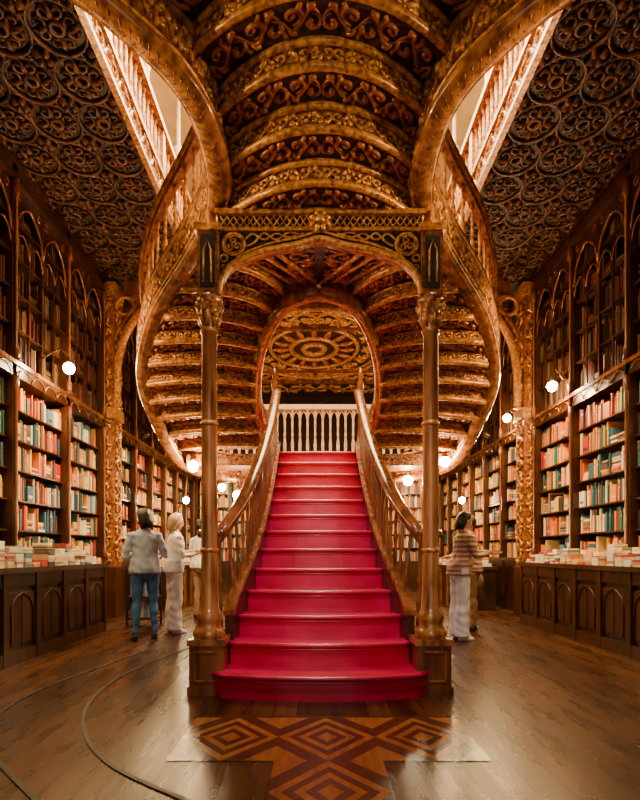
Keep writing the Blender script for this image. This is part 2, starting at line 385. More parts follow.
# ------------------------------------------------------------------ counters
COV=[(.90,.82,.64)]*4+[(.80,.66,.42)]*3+[(.08,.08,.08),(.60,.05,.03),(.85,.30,.04),(.10,.24,.34),(.75,.55,.08),(.5,.25,.1),(.35,.04,.03)]
def counter(sx,xf,xb,ya,yb):
    b=MB([]); X=lambda v:sx*v
    def bx(a,c,y0,y1,z0,z1,m): a,c=sorted((X(a),X(c))); b.box(a,c,y0,y1,z0,z1,m)
    bx(xf+.03,xb,ya,yb,0,.94,DARK); bx(xf-.04,xb,ya-.02,yb+.04,.94,1.0,CASE)
    bx(xf-.01,xf+.04,ya,yb,0,.14,CASE); bx(xf,xf+.04,ya,yb,.80,.94,CASE)
    n=int((yb-ya)/.62); w=(yb-ya)/n
    for i in range(n+1): bx(xf-.015,xf+.04,ya+i*w-.05,min(ya+i*w+.05,yb+.02),0,.94,CASE)
    for i in range(n):
        a=ya+i*w+.08; c=a+w-.16; m=(a+c)/2
        bx(xf+.005,xf+.03,a,c,.2,.74,CASE)
        P=[Vector((X(xf+.0),a+.03,.2)),Vector((X(xf+.0),a+.03,.56))]+[Vector((X(xf+.0),a+.03+(c-a-.06)*t/12,.56+gothic(2*t/12-1,.17))) for t in range(1,12)]+[Vector((X(xf+.0),c-.03,.56)),Vector((X(xf+.0),c-.03,.2))]
        b.tube(P,.009,CASE,5)
        bx(xf-.003,xf+.02,m-.008,m+.008,.2,.70,CASE)
    b.obj('display_counter')
    bk=MB([]); y=ya+.1
    while y<yb-.2:
        x=xf+.07; r=0
        while x<xb-.13:
            n=random.randint(4,11) if r else random.randint(1,8); z=1.0; q=random.choice(COV)
            for k in range(n):
                t=random.uniform(.016,.034)
                bk.obox((X(x+.02),y+.08,z),.17,.145,t-.002,random.uniform(-.12,.12),BOOK,q if random.random()<.4 else random.choice(COV)); z+=t
            x+=.20; r+=1
        y+=.178
    bk.obj('book_stacks')
counter(-1,3.12,3.74,4.2,8.15); counter(1,3.42,3.83,4.2,9.3)
b=MB([])
for z in (.12,.45,.8): b.box(-2.95,-2.5,8.55,8.95,z,z+.03,DARK)
for x in (-2.95,-2.53):
    for y in (8.55,8.92): b.box(x,x+.03,y,y+.03,0,.9,DARK)
for z in (.15,.48,.83):
    x=-2.9
    while x<-2.58:
        w=random.uniform(.02,.045); b.box(x,x+w-.002,8.6,8.8,z,z+random.uniform(.18,.26),BOOK,random.choice([(.05,.08,.16),(.5,.5,.55),(.1,.15,.25),(.3,.3,.35)])); x+=w
b.obj('book_trolley')
for sx in (-1,1):
    b=MB([]); x0,x1=sorted((sx*2.9,sx*3.6))
    b.box(x0,x1,11,14.5,.82,.88,CASE); b.box(x0+.05,x1-.05,11.05,14.45,0,.82,DARK)
    for k in range(6):
        for xx in (x0+.04,x1-.04): b.box(xx-.015,xx+.015,11.1+k*.64,11.25+k*.64,0,.82,POL)
    y=11.1
    while y<14.3:
        z=.88
        for k in range(random.randint(1,6)):
            b.box(x0+.1,x0+.3,y,y+.15,z,z+.028,BOOK,random.choice(COV)); b.box(x0+.4,x0+.6,y,y+.15,z,z+.028,BOOK,random.choice(COV)); z+=.03
        y+=.2
    b.obj('display_table')
# ------------------------------------------------------------------ floor inlay and cart track
b=MB([]); zf=.004
def quad(p,m): b.add([(x,y,zf) for x,y in p],[tuple(range(len(p)))],m)
def dia(cx,cy,a,c):
    S=[1,.80,.60,.42,.22,0]; D=[(1,0),(0,1),(-1,0),(0,-1)]
    for i in range(5):
        m=(INL,IND)[i%2]
        for k in range(4):
            p,q=D[k],D[(k+1)%4]
            P=[(cx+p[0]*a*S[i],cy+p[1]*c*S[i]),(cx+q[0]*a*S[i],cy+q[1]*c*S[i]),(cx+q[0]*a*S[i+1],cy+q[1]*c*S[i+1]),(cx+p[0]*a*S[i+1],cy+p[1]*c*S[i+1])]
            if S[i+1]==0: P=P[:3]
            quad(P,m)
    for sx in (-1,1):
        for sy in (-1,1):
            o=(cx+sx*a,cy+sy*c); e1=(cx,cy+sy*c); e2=(cx+sx*a,cy)
            f=lambda p,t:(p[0]+(o[0]-p[0])*t,p[1]+(o[1]-p[1])*t)
            quad([e1,e2,f(e2,.4),f(e1,.4)],IND); quad([f(e1,.4),f(e2,.4),o],INL)
for k in (-1,0,1): dia(.03+k*.6,3.46,.3,.4)
dia(.03,2.66,.3,.4); dia(.03,1.86,.3,.4); dia(-.57,1.06,.3,.4); dia(.63,1.06,.3,.4); dia(.03,1.06,.3,.4)
b.box(-.89,.95,3.86,3.9,0,zf,IND)
b.obj('floor_inlay')
def fp(px,py):
    d=555*1.15/(py-553); return ((px-VP)*d/555+CXM,d,.002)
b=MB([])
for P in ([(195,646),(130,672),(92,700),(84,730),(110,765),(190,803)],[(150,650),(70,678),(20,700),(-20,730)],[(-20,742),(10,775),(50,815)]):
    c=crs([fp(*p) for p in P],40); b.sweep(c,[(-.014,0),(.014,0),(.014,.005),(-.014,.005)],METAL)
b.obj('cart_track')
# ------------------------------------------------------------------ STAIRCASE
ST=empty('grand_staircase')
hs=.2
dk=[4.28,4.62]+[4.92+.3*i for i in range(11)]
wk=[.86,.765,.745,.70,.65,.615,.59,.575,.56,.555,.55,.55,.55]
bow=[.15,.13,.11,.10,.09,.08,.07,.06,.05,.05,.04,.04,.04]
def edge(k,n=20):
    w=wk[k]; out=[]
    for i in range(n+1):
        u=-1+2*i/n
        out.append((u*w, dk[k]+bow[k]*abs(u)**2.2 + (.05*max(0,abs(u)-.9)/.1 if k==0 else 0)))
    return out
b=MB([])
for k in range(13):
    A=edge(k); yb=dk[k]+.5 if k<12 else 8.4
    w=wk[k]; B=[(-w+2*w*i/20,yb) for i in range(21)]
    b.prism(B,A,(k+1)*hs-.003,max(0,k*hs-.02) if k else 0,RED,RED,RED,RED)
    b.tube([Vector((x,y-.016,(k+1)*hs-.020)) for x,y in A],.020,RED,8)
    b.tube([Vector((x,y-.004,(k+1)*hs-.055)) for x,y in A],.010,RED,6)
b.obj('red_steps',ST)
b=MB([])
def wz(y):
    for i in range(1,12):
        if dk[i]<=y<=dk[i+1]:
            f=(y-dk[i])/(dk[i+1]-dk[i]); return wk[i]+(wk[i+1]-wk[i])*f, (i+1+f)*hs
    if y>dk[12]: return wk[12],13*hs
    return wk[1],2*hs
for s_ in (-1,1):
    path=[]
    for i in range(41):
        y=4.79+(7.93-4.79)*i/40; w,z=wz(y); path.append(Vector((s_*(w+.03),y,z)))
    b.sweep(path,[(-.035,-.32),(.035,-.32),(.035,.10),(-.035,.10)],CASE)
    b.sweep([p+Vector((0,0,.1)) for p in path],[(-.05,0),(.05,0),(.05,.04),(-.05,.04)],POL)
    for i in range(40):
        p,q=path[i],path[i+1]
        b.add([(p.x+s_*.01,p.y,0),(q.x+s_*.01,q.y,0),(q.x+s_*.01,q.y,q.z-.2),(p.x+s_*.01,p.y,p.z-.2)],[(0,1,2,3)],CASE)
    rail=[]
    for i in range(41):
        y=4.9+(7.95-4.9)*i/40; w,z=wz(y); f=max(0,(5.5-y)/.6)
        rail.append(Vector((s_*(w+.03+.12*f*f),y,z+.86-.12*f)))
    b.sweep(rail,[(-.055,-.04),(.055,-.04),(.065,.01),(.03,.045),(-.03,.045),(-.065,.01)],POL,True)
    b.sweep([r+Vector((0,0,-.05)) for r in rail],[(-.035,-.04),(.035,-.04),(.035,.02),(-.035,.02)],GOLD)
    r0=rail[0]; b.tube([r0+Vector((s_*(.09-.09*(1-t/20)*math.cos(t*.45)),-.09*(1-t/20)*math.sin(t*.45),-.03*t/20)) for t in range(20)],.04,POL,8)
    b.lathe(baluster_prof(r0.z-.5,.04),r0.x,r0.y,POL,10,.5)
    for i in range(1,23):
        y=4.9+3.0*i/23; w,z=wz(y); f=max(0,(5.5-y)/.6); zr=z+.78-.12*f
        P=crs([(s_*(w+.03),y,z+.1),(s_*(w+.03+.06*f*f),y,(z+zr)/2),(s_*(w+.03+.12*f*f),y,zr)],10); R=[.024,.02,.012,.02,.024,.012,.022,.012,.018,.012,.022]; b.tube(P,R,POL,8)
    b.lathe([(.05,0),(.05,.25),(.035,.3),(.03,.85),(.05,.9),(.05,1.0),(.03,1.05),(.04,1.10),(.03,1.16),(.005,1.22)],s_*.62,8.0,POL,12,2.6)
b.obj('lower_balustrade',ST)
b=MB([])
b.box(-1.9,1.9,8.05,9.5,2.42,2.59,CARVE); b.box(-.6,.6,8.05,9.5,2.59,2.6,RED)
b.box(-1.9,1.9,9.46,9.56,2.36,2.75,GOLD)
x=-1.85
while x<=1.86:
    b.lathe(baluster_prof(.86,.026),x,9.5,IVORY,8,2.75); x+=.13
b.box(-1.95,1.95,9.44,9.56,3.6,3.68,IVORY)
i=-1.85
while i<1.8:
    b.tube([(i+.13*t/8,9.5,3.42+gothic(2*t/8-1,.15)) for t in range(9)],.014,IVORY,4); i+=.13
b.box(-1.9,-1.8,8.4,9.5,2.59,3.5,POL); b.box(1.8,1.9,8.4,9.5,2.59,3.5,POL)
for s_ in (-1,1): b.lathe([(.14,0),(.14,.4),(.07,.5),(.055,2.0),(.1,2.2),(.14,2.42)],s_*1.73,8.95,POL,14)
b.obj('landing',ST)
b=MB([])
CX,CY=.92,4.62
for s_ in (-1,1):
    x=s_*CX
    b.box(x-.155,x+.155,CY-.155,CY+.155,0,.07,POL); b.box(x-.14,x+.14,CY-.14,CY+.14,.07,.40,POL); b.box(x-.155,x+.155,CY-.155,CY+.155,.40,.45,COL)
    for t in ((x-.1,x-.085),(x+.085,x+.1)): b.box(t[0],t[1],CY-.15,CY-.14,.12,.35,COL)
    for t in ((.11,.125),(.345,.36)): b.box(x-.1,x+.1,CY-.15,CY-.14,t[0],t[1],COL)
    b.lathe([(.13,.45),(.135,.48),(.12,.52),(.095,.55),(.1,.58),(.11,.62),(.09,.66),(.075,.70),(.07,.9),(.068,1.3),(.068,1.8),(.062,2.96),(.075,2.97),(.08,3.0),(.062,3.02),(.066,3.05),(.085,3.14),(.10,3.2),(.085,3.21),(.11,3.24),(.11,3.27)],x,CY,COL,20)
    for lv in range(2):
        for q in range(8):
            a=2*pi*(q+.5*lv)/8; ca,sa=math.cos(a),math.sin(a); z=3.02+.09*lv; r=.055+.015*lv
            b.tube([(x+r*ca,CY+r*sa,z),(x+(r+.02)*ca,CY+(r+.02)*sa,z+.06),(x+(r+.05)*ca,CY+(r+.05)*sa,z+.10),(x+(r+.045)*ca,CY+(r+.045)*sa,z+.07)],[.018,.024,.018,.010],GOLD2,5)
    for zz in (1.15,2.2): b.lathe([(.066,0),(.078,.015),(.078,.03),(.066,.045)],x,CY,GOLD2,16,zz)
    b.box(x-.085,x+.085,CY-.085,CY+.085,3.27,3.80,GOLD)
    b.box(x-.06,x+.06,CY-.095,CY-.085,3.32,3.74,SLATE)
    b.tube([(x-.03,CY-.1,3.36),(x-.03,CY-.1,3.62),(x,CY-.1,3.7),(x+.03,CY-.1,3.62),(x+.03,CY-.1,3.36)],.008,GOLD2,4)
    b.box(x-.11,x+.11,CY-.11,CY+.11,3.78,3.84,GOLD2)
    b.lathe([(.09,0),(.06,.03),(.05,.06),(.03,.1),(.005,.2)],x,CY,GOLD2,8,3.84)
yF=CY-.05; yK=CY+.05
arch=crs([(-.835,0,3.27),(-.80,0,3.42),(-.70,0,3.53),(-.45,0,3.63),(-.2,0,3.68),(0,0,3.73),(.2,0,3.68),(.45,0,3.63),(.70,0,3.53),(.80,0,3.42),(.835,0,3.27)],60)
for i in range(60):
    p,q=arch[i],arch[i+1]; zt=3.82
    for yy in (yF,yK): b.add([(p.x,yy,p.z),(q.x,yy,q.z),(q.x,yy,zt),(p.x,yy,zt)],[(0,1,2,3)],SLATE)
    b.add([(p.x,yF,p.z),(q.x,yF,q.z),(q.x,yK,q.z),(p.x,yK,p.z)],[(0,1,2,3)],GOLD)
b.tube([Vector((p.x,yF-.01,p.z)) for p in arch],.030,GOLD2,8)
b.tube([Vector((p.x*.94,yF-.02,p.z+.055)) for p in arch[6:-6]],.010,GOLD2,6)
for s_ in (-1,1): b.box(s_*.84-.012,s_*.84+.012,yF-.02,yF+.02,3.27,3.82,GOLD2)
b.box(-.84,.84,yF-.03,yK+.03,3.79,3.82,GOLD2)
b.box(-.84,.84,yF,yK,3.82,3.92,SLATE); b.box(-.86,.86,yF-.05,yK+.05,3.92,3.96,GOLD2)
n=30
for i in range(n):
    x0=-.82+1.64*i/n; x1=x0+1.64/n
    b.tube([(x0,yF-.012,3.83),(x1,yF-.012,3.915)],.007,GOLD2,4); b.tube([(x0,yF-.012,3.915),(x1,yF-.012,3.83)],.007,GOLD2,4)
for s_ in (-1,1):
    def ring(cx,cz,r,t=.010): b.tube([(s_*cx+r*math.cos(2*pi*i/20),yF-.015,cz+r*math.sin(2*pi*i/20)) for i in range(20)],t,GOLD2,4,closed=True)
    ring(.71,3.685,.090,.012); ring(.71,3.685,.072,.006)
    for q in range(3):
        a=pi/2+q*2*pi/3; sp=spiral(s_*.71+.036*math.cos(a),3.685+.036*math.sin(a),.034,1.2,1,a); b.tube([(x,yF-.015,z) for x,z in sp],.009,GOLD2,4)
    P=crs([(s_*.62,yF-.015,3.72),(s_*.55,yF-.015,3.77),(s_*.46,yF-.015,3.72),(s_*.36,yF-.015,3.77),(s_*.26,yF-.015,3.74),(s_*.14,yF-.015,3.775)],20); b.tube(P,.010,GOLD2,4)
    P=crs([(s_*.60,yF-.015,3.67),(s_*.54,yF-.015,3.70),(s_*.46,yF-.015,3.775),(s_*.36,yF-.015,3.72),(s_*.26,yF-.015,3.78),(s_*.12,yF-.015,3.75)],20); b.tube(P,.010,GOLD2,4)
    ring(.79,3.57,.028); ring(.79,3.50,.016,.006)
for q in range(8):
    a=2*pi*q/8+pi/8; b.tube([(.02*math.cos(a),yF-.03,3.86+.02*math.sin(a)),(.06*math.cos(a),yF-.06,3.86+.06*math.sin(a)),(.09*math.cos(a),yF-.03,3.86+.09*math.sin(a))],[.02,.026,.01],GOLD2,6)
b.lathe([(.01,-.04),(.04,-.02),(.04,.02),(.01,.04)],0,yF-.06,GOLD2,10,3.86)
b.obj('portal_and_columns',ST)
# side flights -------------------------------------------------------
IN=[(.66,7.92,2.58),(.79,7.35,2.97),(.76,6.80,3.30),(.62,6.30,3.58),(.36,5.95,3.81),(0,5.85,3.90)]
OUT=[(1.96,8.3,2.62),(2.15,7.5,3.07),(2.13,6.8,3.50),(1.76,6.0,3.88),(1.18,5.2,4.12),(.85,4.62,4.22)]
OUTF=[(1.25,8.75,2.5)]+OUT+[(.80,4.1,4.36),(.94,3.72,4.50),(1.30,3.42,4.66),(1.80,3.2,4.9),(2.1,2.9,5.3)]
for s_ in (-1,1):
    b=MB([])
    NS=10; T=.80
    def line(t,bw=.17,n=12):
        a=cr(IN,t); c=cr(OUT,t); out=[]
        dirv=(cr(IN,min(1,t+.02))-cr(IN,max(0,t-.02))+cr(OUT,min(1,t+.02))-cr(OUT,max(0,t-.02))); dirv.z=0; dirv.normalize()
        for i in range(n+1):
            u=i/n; p=a.lerp(c,u*.97)+dirv*bw*math.sin(pi*u); out.append((p.x*s_,p.y))
        return out
    ztop=lambda i:2.72+1.40*(i+1)/NS
    for i in range(NS):
        A=line(T*i/NS); B=line(T*(i+1)/NS); zt=ztop(i); zb=zt-.22
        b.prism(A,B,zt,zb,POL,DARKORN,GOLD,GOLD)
        b.tube([Vector((x,y,zb+.012)) for x,y in B],.034,GOLD2,6)
        b.tube([Vector((x,y,zb+.12)) for x,y in B],.022,GOLD2,5)
        Bv=[Vector((x,y,0)) for x,y in B]
        def fn(u,v):
            k=min(int(u*12),11); p=Bv[k].lerp(Bv[k+1],u*12-k); t=(Bv[k+1]-Bv[k]).normalized(); nn=Vector((t.y,-t.x,0))
            if nn.y>0: nn=-nn
            return Vector((p.x,p.y,v))+nn*.006
        scrolls(b,fn,.04,.96,zb+.035,zb+.11,7,.012,GOLD2)
        zc=zb-.004
        Av=[Vector((x,y,0)) for x,y in A]
        def fn2(u,v):
            k=min(int(u*12),11); p=Bv[k].lerp(Bv[k+1],u*12-k); q=Av[k].lerp(Av[k+1],u*12-k); r=p.lerp(q,v); return Vector((r.x,r.y,zc))
        scrolls(b,fn2,.05,.95,.12,.88,5,.016,RELIEF)
    m=8
    for i in range(m):
        A=line(T+(1-T)*i/m,.17*(1-i/m)); B=line(T+(1-T)*(i+1)/m,.17*(1-(i+1)/m))
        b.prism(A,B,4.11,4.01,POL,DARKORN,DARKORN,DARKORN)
    A=line(1,0)
    b.add([(A[0][0],A[0][1],4.01),(A[-1][0],A[-1][1],4.01),(0,4.62,4.01)],[(0,1,2)],DARKORN)
    b.add([(A[0][0],A[0][1],4.11),(A[-1][0],A[-1][1],4.11),(0,4.62,4.11)],[(0,1,2)],POL)
    for tt in (.80,.86,.92,.985):
        b.tube([Vector((x,y,3.995)) for x,y in line(tt,.03)],.028,GOLD2,6)
    scrolls(b,lambda u,v:Vector((s_*v,u,4.0)),4.75,5.8,.04,.34,4,.02,RELIEF)
    scrolls(b,lambda u,v:Vector((s_*v,u,4.0)),4.8,5.7,.42,.78,3,.02,RELIEF)
    b.obj('curved_flight',ST)
    b=MB([]); P=mir(crs(IN,48),s_)
    b.tube(P,.078,COL,14)
    b.tube([p+Vector((0,-.035,-.06)) for p in P],.022,GOLD2,8)
    b.tube([p+Vector((-s_*.055,0,.05)) for p in P],.018,GOLD2,8)
    b.sweep([p+Vector((s_*.02,.0,.05)) for p in P],[(-.04,-.05),(.04,-.05),(.04,.30),(-.04,.30)],GOLD)
    b.lathe([(.02,-.16),(.06,-.1),(.07,0),(.03,.06)],P[0].x,P[0].y,COL,12,P[0].z)
    b.obj('inner_stringer',ST)
    b=MB([]); P=mir(crs(OUTF,90),s_)
    b.sweep(P,[(-.06,-.20),(.06,-.20),(.06,.17),(-.06,.17)],GOLD)
    def half(z0,w,h):
        return [(w*math.cos(a),z0+h*math.sin(a)) for a in [2*pi*i/10 for i in range(10)]]
    b.sweep(P,half(-.19,.10,.055),COL,True); b.sweep(P,half(.16,.09,.045),COL,True)
    b.sweep(P,half(-.11,.075,.02),GOLD2,True)
    for off in (-1,1):
        def fn(u,v):
            k=min(int(u*90),89); p=P[k].lerp(P[k+1],u*90-k); t=P[k+1]-P[k]; t.z=0; t.normalize(); nn=Vector((t.y,-t.x,0))
            return p+nn*off*.062+Vector((0,0,v))
        scrolls(b,fn,.02,.98,-.08,.12,30,.018,GOLD2,False)
    for i in range(2,178):
        u=i/180; k=min(int(u*90),89); p=P[k].lerp(P[k+1],u*90-k); t=(P[k+1]-P[k]).normalized(); h=Vector((t.y,-t.x,0)).normalized()
        sg=1 if i%2 else -1
        b.tube([p+Vector((0,0,-.240))-t*.02,p+Vector((0,0,-.234))+h*sg*.045,p+Vector((0,0,-.215))+h*sg*.075+t*.02],[.005,.009,.004],GOLD,4)
    R=[p+Vector((0,0,.90)) for p in P]
    b.sweep(R,[(.070*math.cos(2*pi*i/12),.045*math.sin(2*pi*i/12)) for i in range(12)],COL,True)
    b.sweep(R,[(-.04,-.11),(.04,-.11),(.04,-.04),(-.04,-.04)],GOLD)
    for i in range(44):
        k=2+i*86/44; kk=int(k); p=P[kk].lerp(P[kk+1],k-kk)
        b.lathe(baluster_prof(.60,.024),p.x,p.y,GOLD2,8,p.z+.2)
    b.obj('outer_stringer',ST)
def wu(d):
    pts=[(5.0,.84),(4.3,.79),(4.0,.79),(3.7,.93),(3.4,1.28),(3.1,1.7),(2.8,1.95),(1,2.1),(0,2.1)]
    for (a,wa),(c,wc) in zip(pts,pts[1:]):
        if c<=d<=a: return wa+(wc-wa)*(a-d)/(a-c)
    return .84
b=MB([])
def uedge(d,n=24):
    w=wu(d)-.05; return [(w*(-1+2*i/n), d-.40*(1-(-1+2*i/n)**2)) for i in range(n+1)]
NU=12
for k in range(NU):
    d0=4.95-.3*k; d1=d0-.3
    A=uedge(d0); B=uedge(d1); zb=3.965+.185*k; zt=zb+.28
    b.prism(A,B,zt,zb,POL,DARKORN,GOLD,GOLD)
    Bv=[Vector((x,y,0)) for x,y in B]; Av=[Vector((x,y,0)) for x,y in A]
    b.tube([Vector((x,y-.005,zb+.016)) for x,y in B],.030,GOLD2,8)
    b.tube([Vector((x,y-.02,zb+.165)) for x,y in B],.026,GOLD2,8)
    b.tube([Vector((x,y-.03,zb-.006)) for x,y in A[1:-1]],.014,GOLD2,5)
    if k<7:
        def fn(u,v):
            q=min(int(u*24),23); p=Bv[q].lerp(Bv[q+1],u*24-q); return Vector((p.x,p.y-.006,v))
        scrolls(b,fn,.02,.98,zb+.05,zb+.14,9,.014,GOLD2)
        def fn2(u,v):
            q=min(int(u*24),23); r=Bv[q].lerp(Bv[q+1],u*24-q).lerp(Av[q].lerp(Av[q+1],u*24-q),v); return Vector((r.x,r.y,zb-.004))
        scrolls(b,fn2,.03,.97,.10,.82,6,.017,RELIEF)
b.obj('upper_flight',ST)
# ------------------------------------------------------------------ lamps
def P3(px,py,d): return Vector(((px-VP)*d/555+CXM,d,(553-py)*d/555+1.15))
def lampat(p,e,kind,ztop=None):
    b=MB([])
    b.lathe([(.012,-.085),(.055,-.062),(.08,0),(.062,.045),(.028,.065)],p.x,p.y,BULB,14,p.z)
    b.lathe([(.030,.062),(.036,.068),(.034,.12),(.012,.15)],p.x,p.y,BRONZE,12,p.z)
    if kind=='wall':
        w=math.copysign(FL+.01,p.x)
        b.tube(crs([(p.x,p.y,p.z+.14),(p.x+(w-p.x)*.3,p.y,p.z+.26),(w,p.y,p.z+.1)],10),.012,BRONZE,6); b.obj('wall_lamp')
    else:
        b.tube([(p.x,p.y,p.z+.14),(p.x,p.y,ztop)],.008,BRONZE,5); b.lathe([(.02,-.06),(.05,-.02),(.05,0)],p.x,p.y,BRONZE,10,ztop); b.obj('pendant_lamp')
    l=bpy.data.lights.new('bulb_light','POINT'); l.energy=e; l.color=(1,.60,.25); l.shadow_soft_size=.06
    o=bpy.data.objects.new('bulb_light',l); bpy.context.scene.collection.objects.link(o); o.location=p+Vector((-.12*math.copysign(1,p.x),-.06,-.16))
for px,py,d,e,kind,zt in ((69,368,7.6,110,'wall',0),(193,466,8.0,65,'p',2.52),(222,487,11.6,60,'p',H-.001),(238,495,8.6,30,'p',2.42),(408,480,8.6,35,'p',2.42),(445,461,8.05,65,'p',2.55),(507,418,10.8,80,'wall',0),(552,386,8.6,95,'wall',0),(186,500,13.2,50,'p',H-.001),(462,500,13.2,50,'p',H-.001)):
    lampat(P3(px,py,d),e,kind,zt)
def spot(loc,tgt,e,ang,col,name,fixture=True,blend=.6,size=.05):
    l=bpy.data.lights.new(name,'SPOT'); l.energy=e; l.color=col; l.spot_size=D_(ang); l.spot_blend=blend; l.shadow_soft_size=size
    o=bpy.data.objects.new(name,l); bpy.context.scene.collection.objects.link(o); o.location=loc
    d=(Vector(tgt)-Vector(loc)); o.rotation_euler=d.to_track_quat('-Z','Y').to_euler()
    if fixture:
        b=MB([]); u=d.normalized(); p=Vector(loc)-u*.03
        b.tube([p-u*.16,p-u*.14,p-u*.02,p],[.02,.05,.055,.05],BRONZE,12); b.obj('fill_spot_housing')  # invented housing for an added fill spot
for sx in (-1,1):  # added fill spots, brighten the stair undersides and the rear ceiling
    spot((sx*3.6,5.2,3.75),(sx*1.2,6.9,3.2),330,52,(1,.64,.29),'fill_spot')
    spot((sx*3.6,4.2,3.75),(sx*.2,4.3,4.5),430,48,(1,.68,.34),'fill_spot')
    spot((sx*3.6,2.6,3.75),(sx*.3,3.6,4.6),300,52,(1,.68,.34),'fill_spot')
    spot((sx*3.6,12.0,3.75),(0,13.4,6.1),300,80,(1,.60,.28),'fill_spot')
    spot((sx*1.6,8.3,3.9),(0,6.3,3.9),110,80,(1,.60,.28),'fill_spot')
spot((0,3.0,4.45),(0,5.3,.9),330,62,(1,.80,.90),'tread_fill_spot',False,.8,.12)  # added fill without a fixture, makes treads brighter than risers
# ------------------------------------------------------------------ people
SKIN=noisemat('skin',(.55,.30,.20),(.62,.35,.24),.5,0,(8,8,8),3,0)
def cloth(name,c,v=.85,r=.8): return noisemat(name,tuple(x*v for x in c),c,r,0,(30,30,12),4,.4,.004)
JEANS=cloth('blue_denim',(.08,.21,.44),.7); PALE=cloth('pale_blue_shirt',(.48,.60,.76)); WHITE=cloth('white_linen',(.85,.83,.80)); CREAMC=cloth('cream_linen',(.82,.75,.64))
BLACK=cloth('black_leather',(.02,.02,.02),.7,.4); HAIRD=noisemat('dark_hair',(.008,.005,.004),(.03,.018,.01),.45,0,(60,60,5),4,.5,.004)
HAIRB=noisemat('blonde_hair',(.36,.23,.11),(.55,.40,.22),.5,0,(60,60,5),4,.5,.004); TAN=cloth('tan_cloth',(.35,.22,.12))
EYE=noisemat('eye_dark',(.02,.01,.01),(.03,.02,.01),.3,0,bump=0); LIP=noisemat('lips',(.4,.1,.08),(.45,.13,.1),.4,0,bump=0)
def stripes():
    m,nt,b=newmat('striped_knit'); tc=N(nt,'ShaderNodeTexCoord'); w=N(nt,'ShaderNodeTexWave'); w.bands_direction='Z'; w.inputs['Scale'].default_value=5
    w.inputs['Distortion'].default_value=.6
    r=N(nt,'ShaderNodeValToRGB'); r.color_ramp.elements[0].position=.4; r.color_ramp.elements[0].color=(.66,.47,.32,1); r.color_ramp.elements[1].position=.6; r.color_ramp.elements[1].color=(.30,.15,.09,1)
    nt.links.new(tc.outputs['Object'],w.inputs[0]); nt.links.new(w.outputs[0],r.inputs[0]); nt.links.new(r.outputs[0],b.inputs['Base Color']); b.inputs['Roughness'].default_value=.85
    return m
STR=stripes()
def ell_tube(mb,rings,mat,n=20):
    vs=[];fs=[]
    for (x,y,z,rx,ry) in rings:
        for i in range(n): a=2*pi*i/n; vs.append((x+rx*math.cos(a),y+ry*math.sin(a),z))
    for j in range(len(rings)-1):
        for i in range(n): fs.append((j*n+i,j*n+(i+1)%n,(j+1)*n+(i+1)%n,(j+1)*n+i))
    fs.append(tuple(range(n-1,-1,-1))); fs.append(tuple((len(rings)-1)*n+i for i in range(n)))
    mb.add(vs,fs,mat,True)
def ellip(mb,c,rx,ry,rz,mat,n=16,rot=None):
    vs=[];fs=[];m=10
    for j in range(m+1):
        t=pi*(.02+.96*j/m)
        for i in range(n):
            a=2*pi*i/n; v=Vector((rx*math.sin(t)*math.cos(a),ry*math.sin(t)*math.sin(a),-rz*math.cos(t)))
            if rot: v=rot@v
            vs.append(tuple(v+Vector(c)))
    for j in range(m):
        for i in range(n): fs.append((j*n+i,j*n+(i+1)%n,(j+1)*n+(i+1)%n,(j+1)*n+i))
    fs.append(tuple(range(n-1,-1,-1))); fs.append(tuple(m*n+i for i in range(n)))
    mb.add(vs,fs,mat,True)
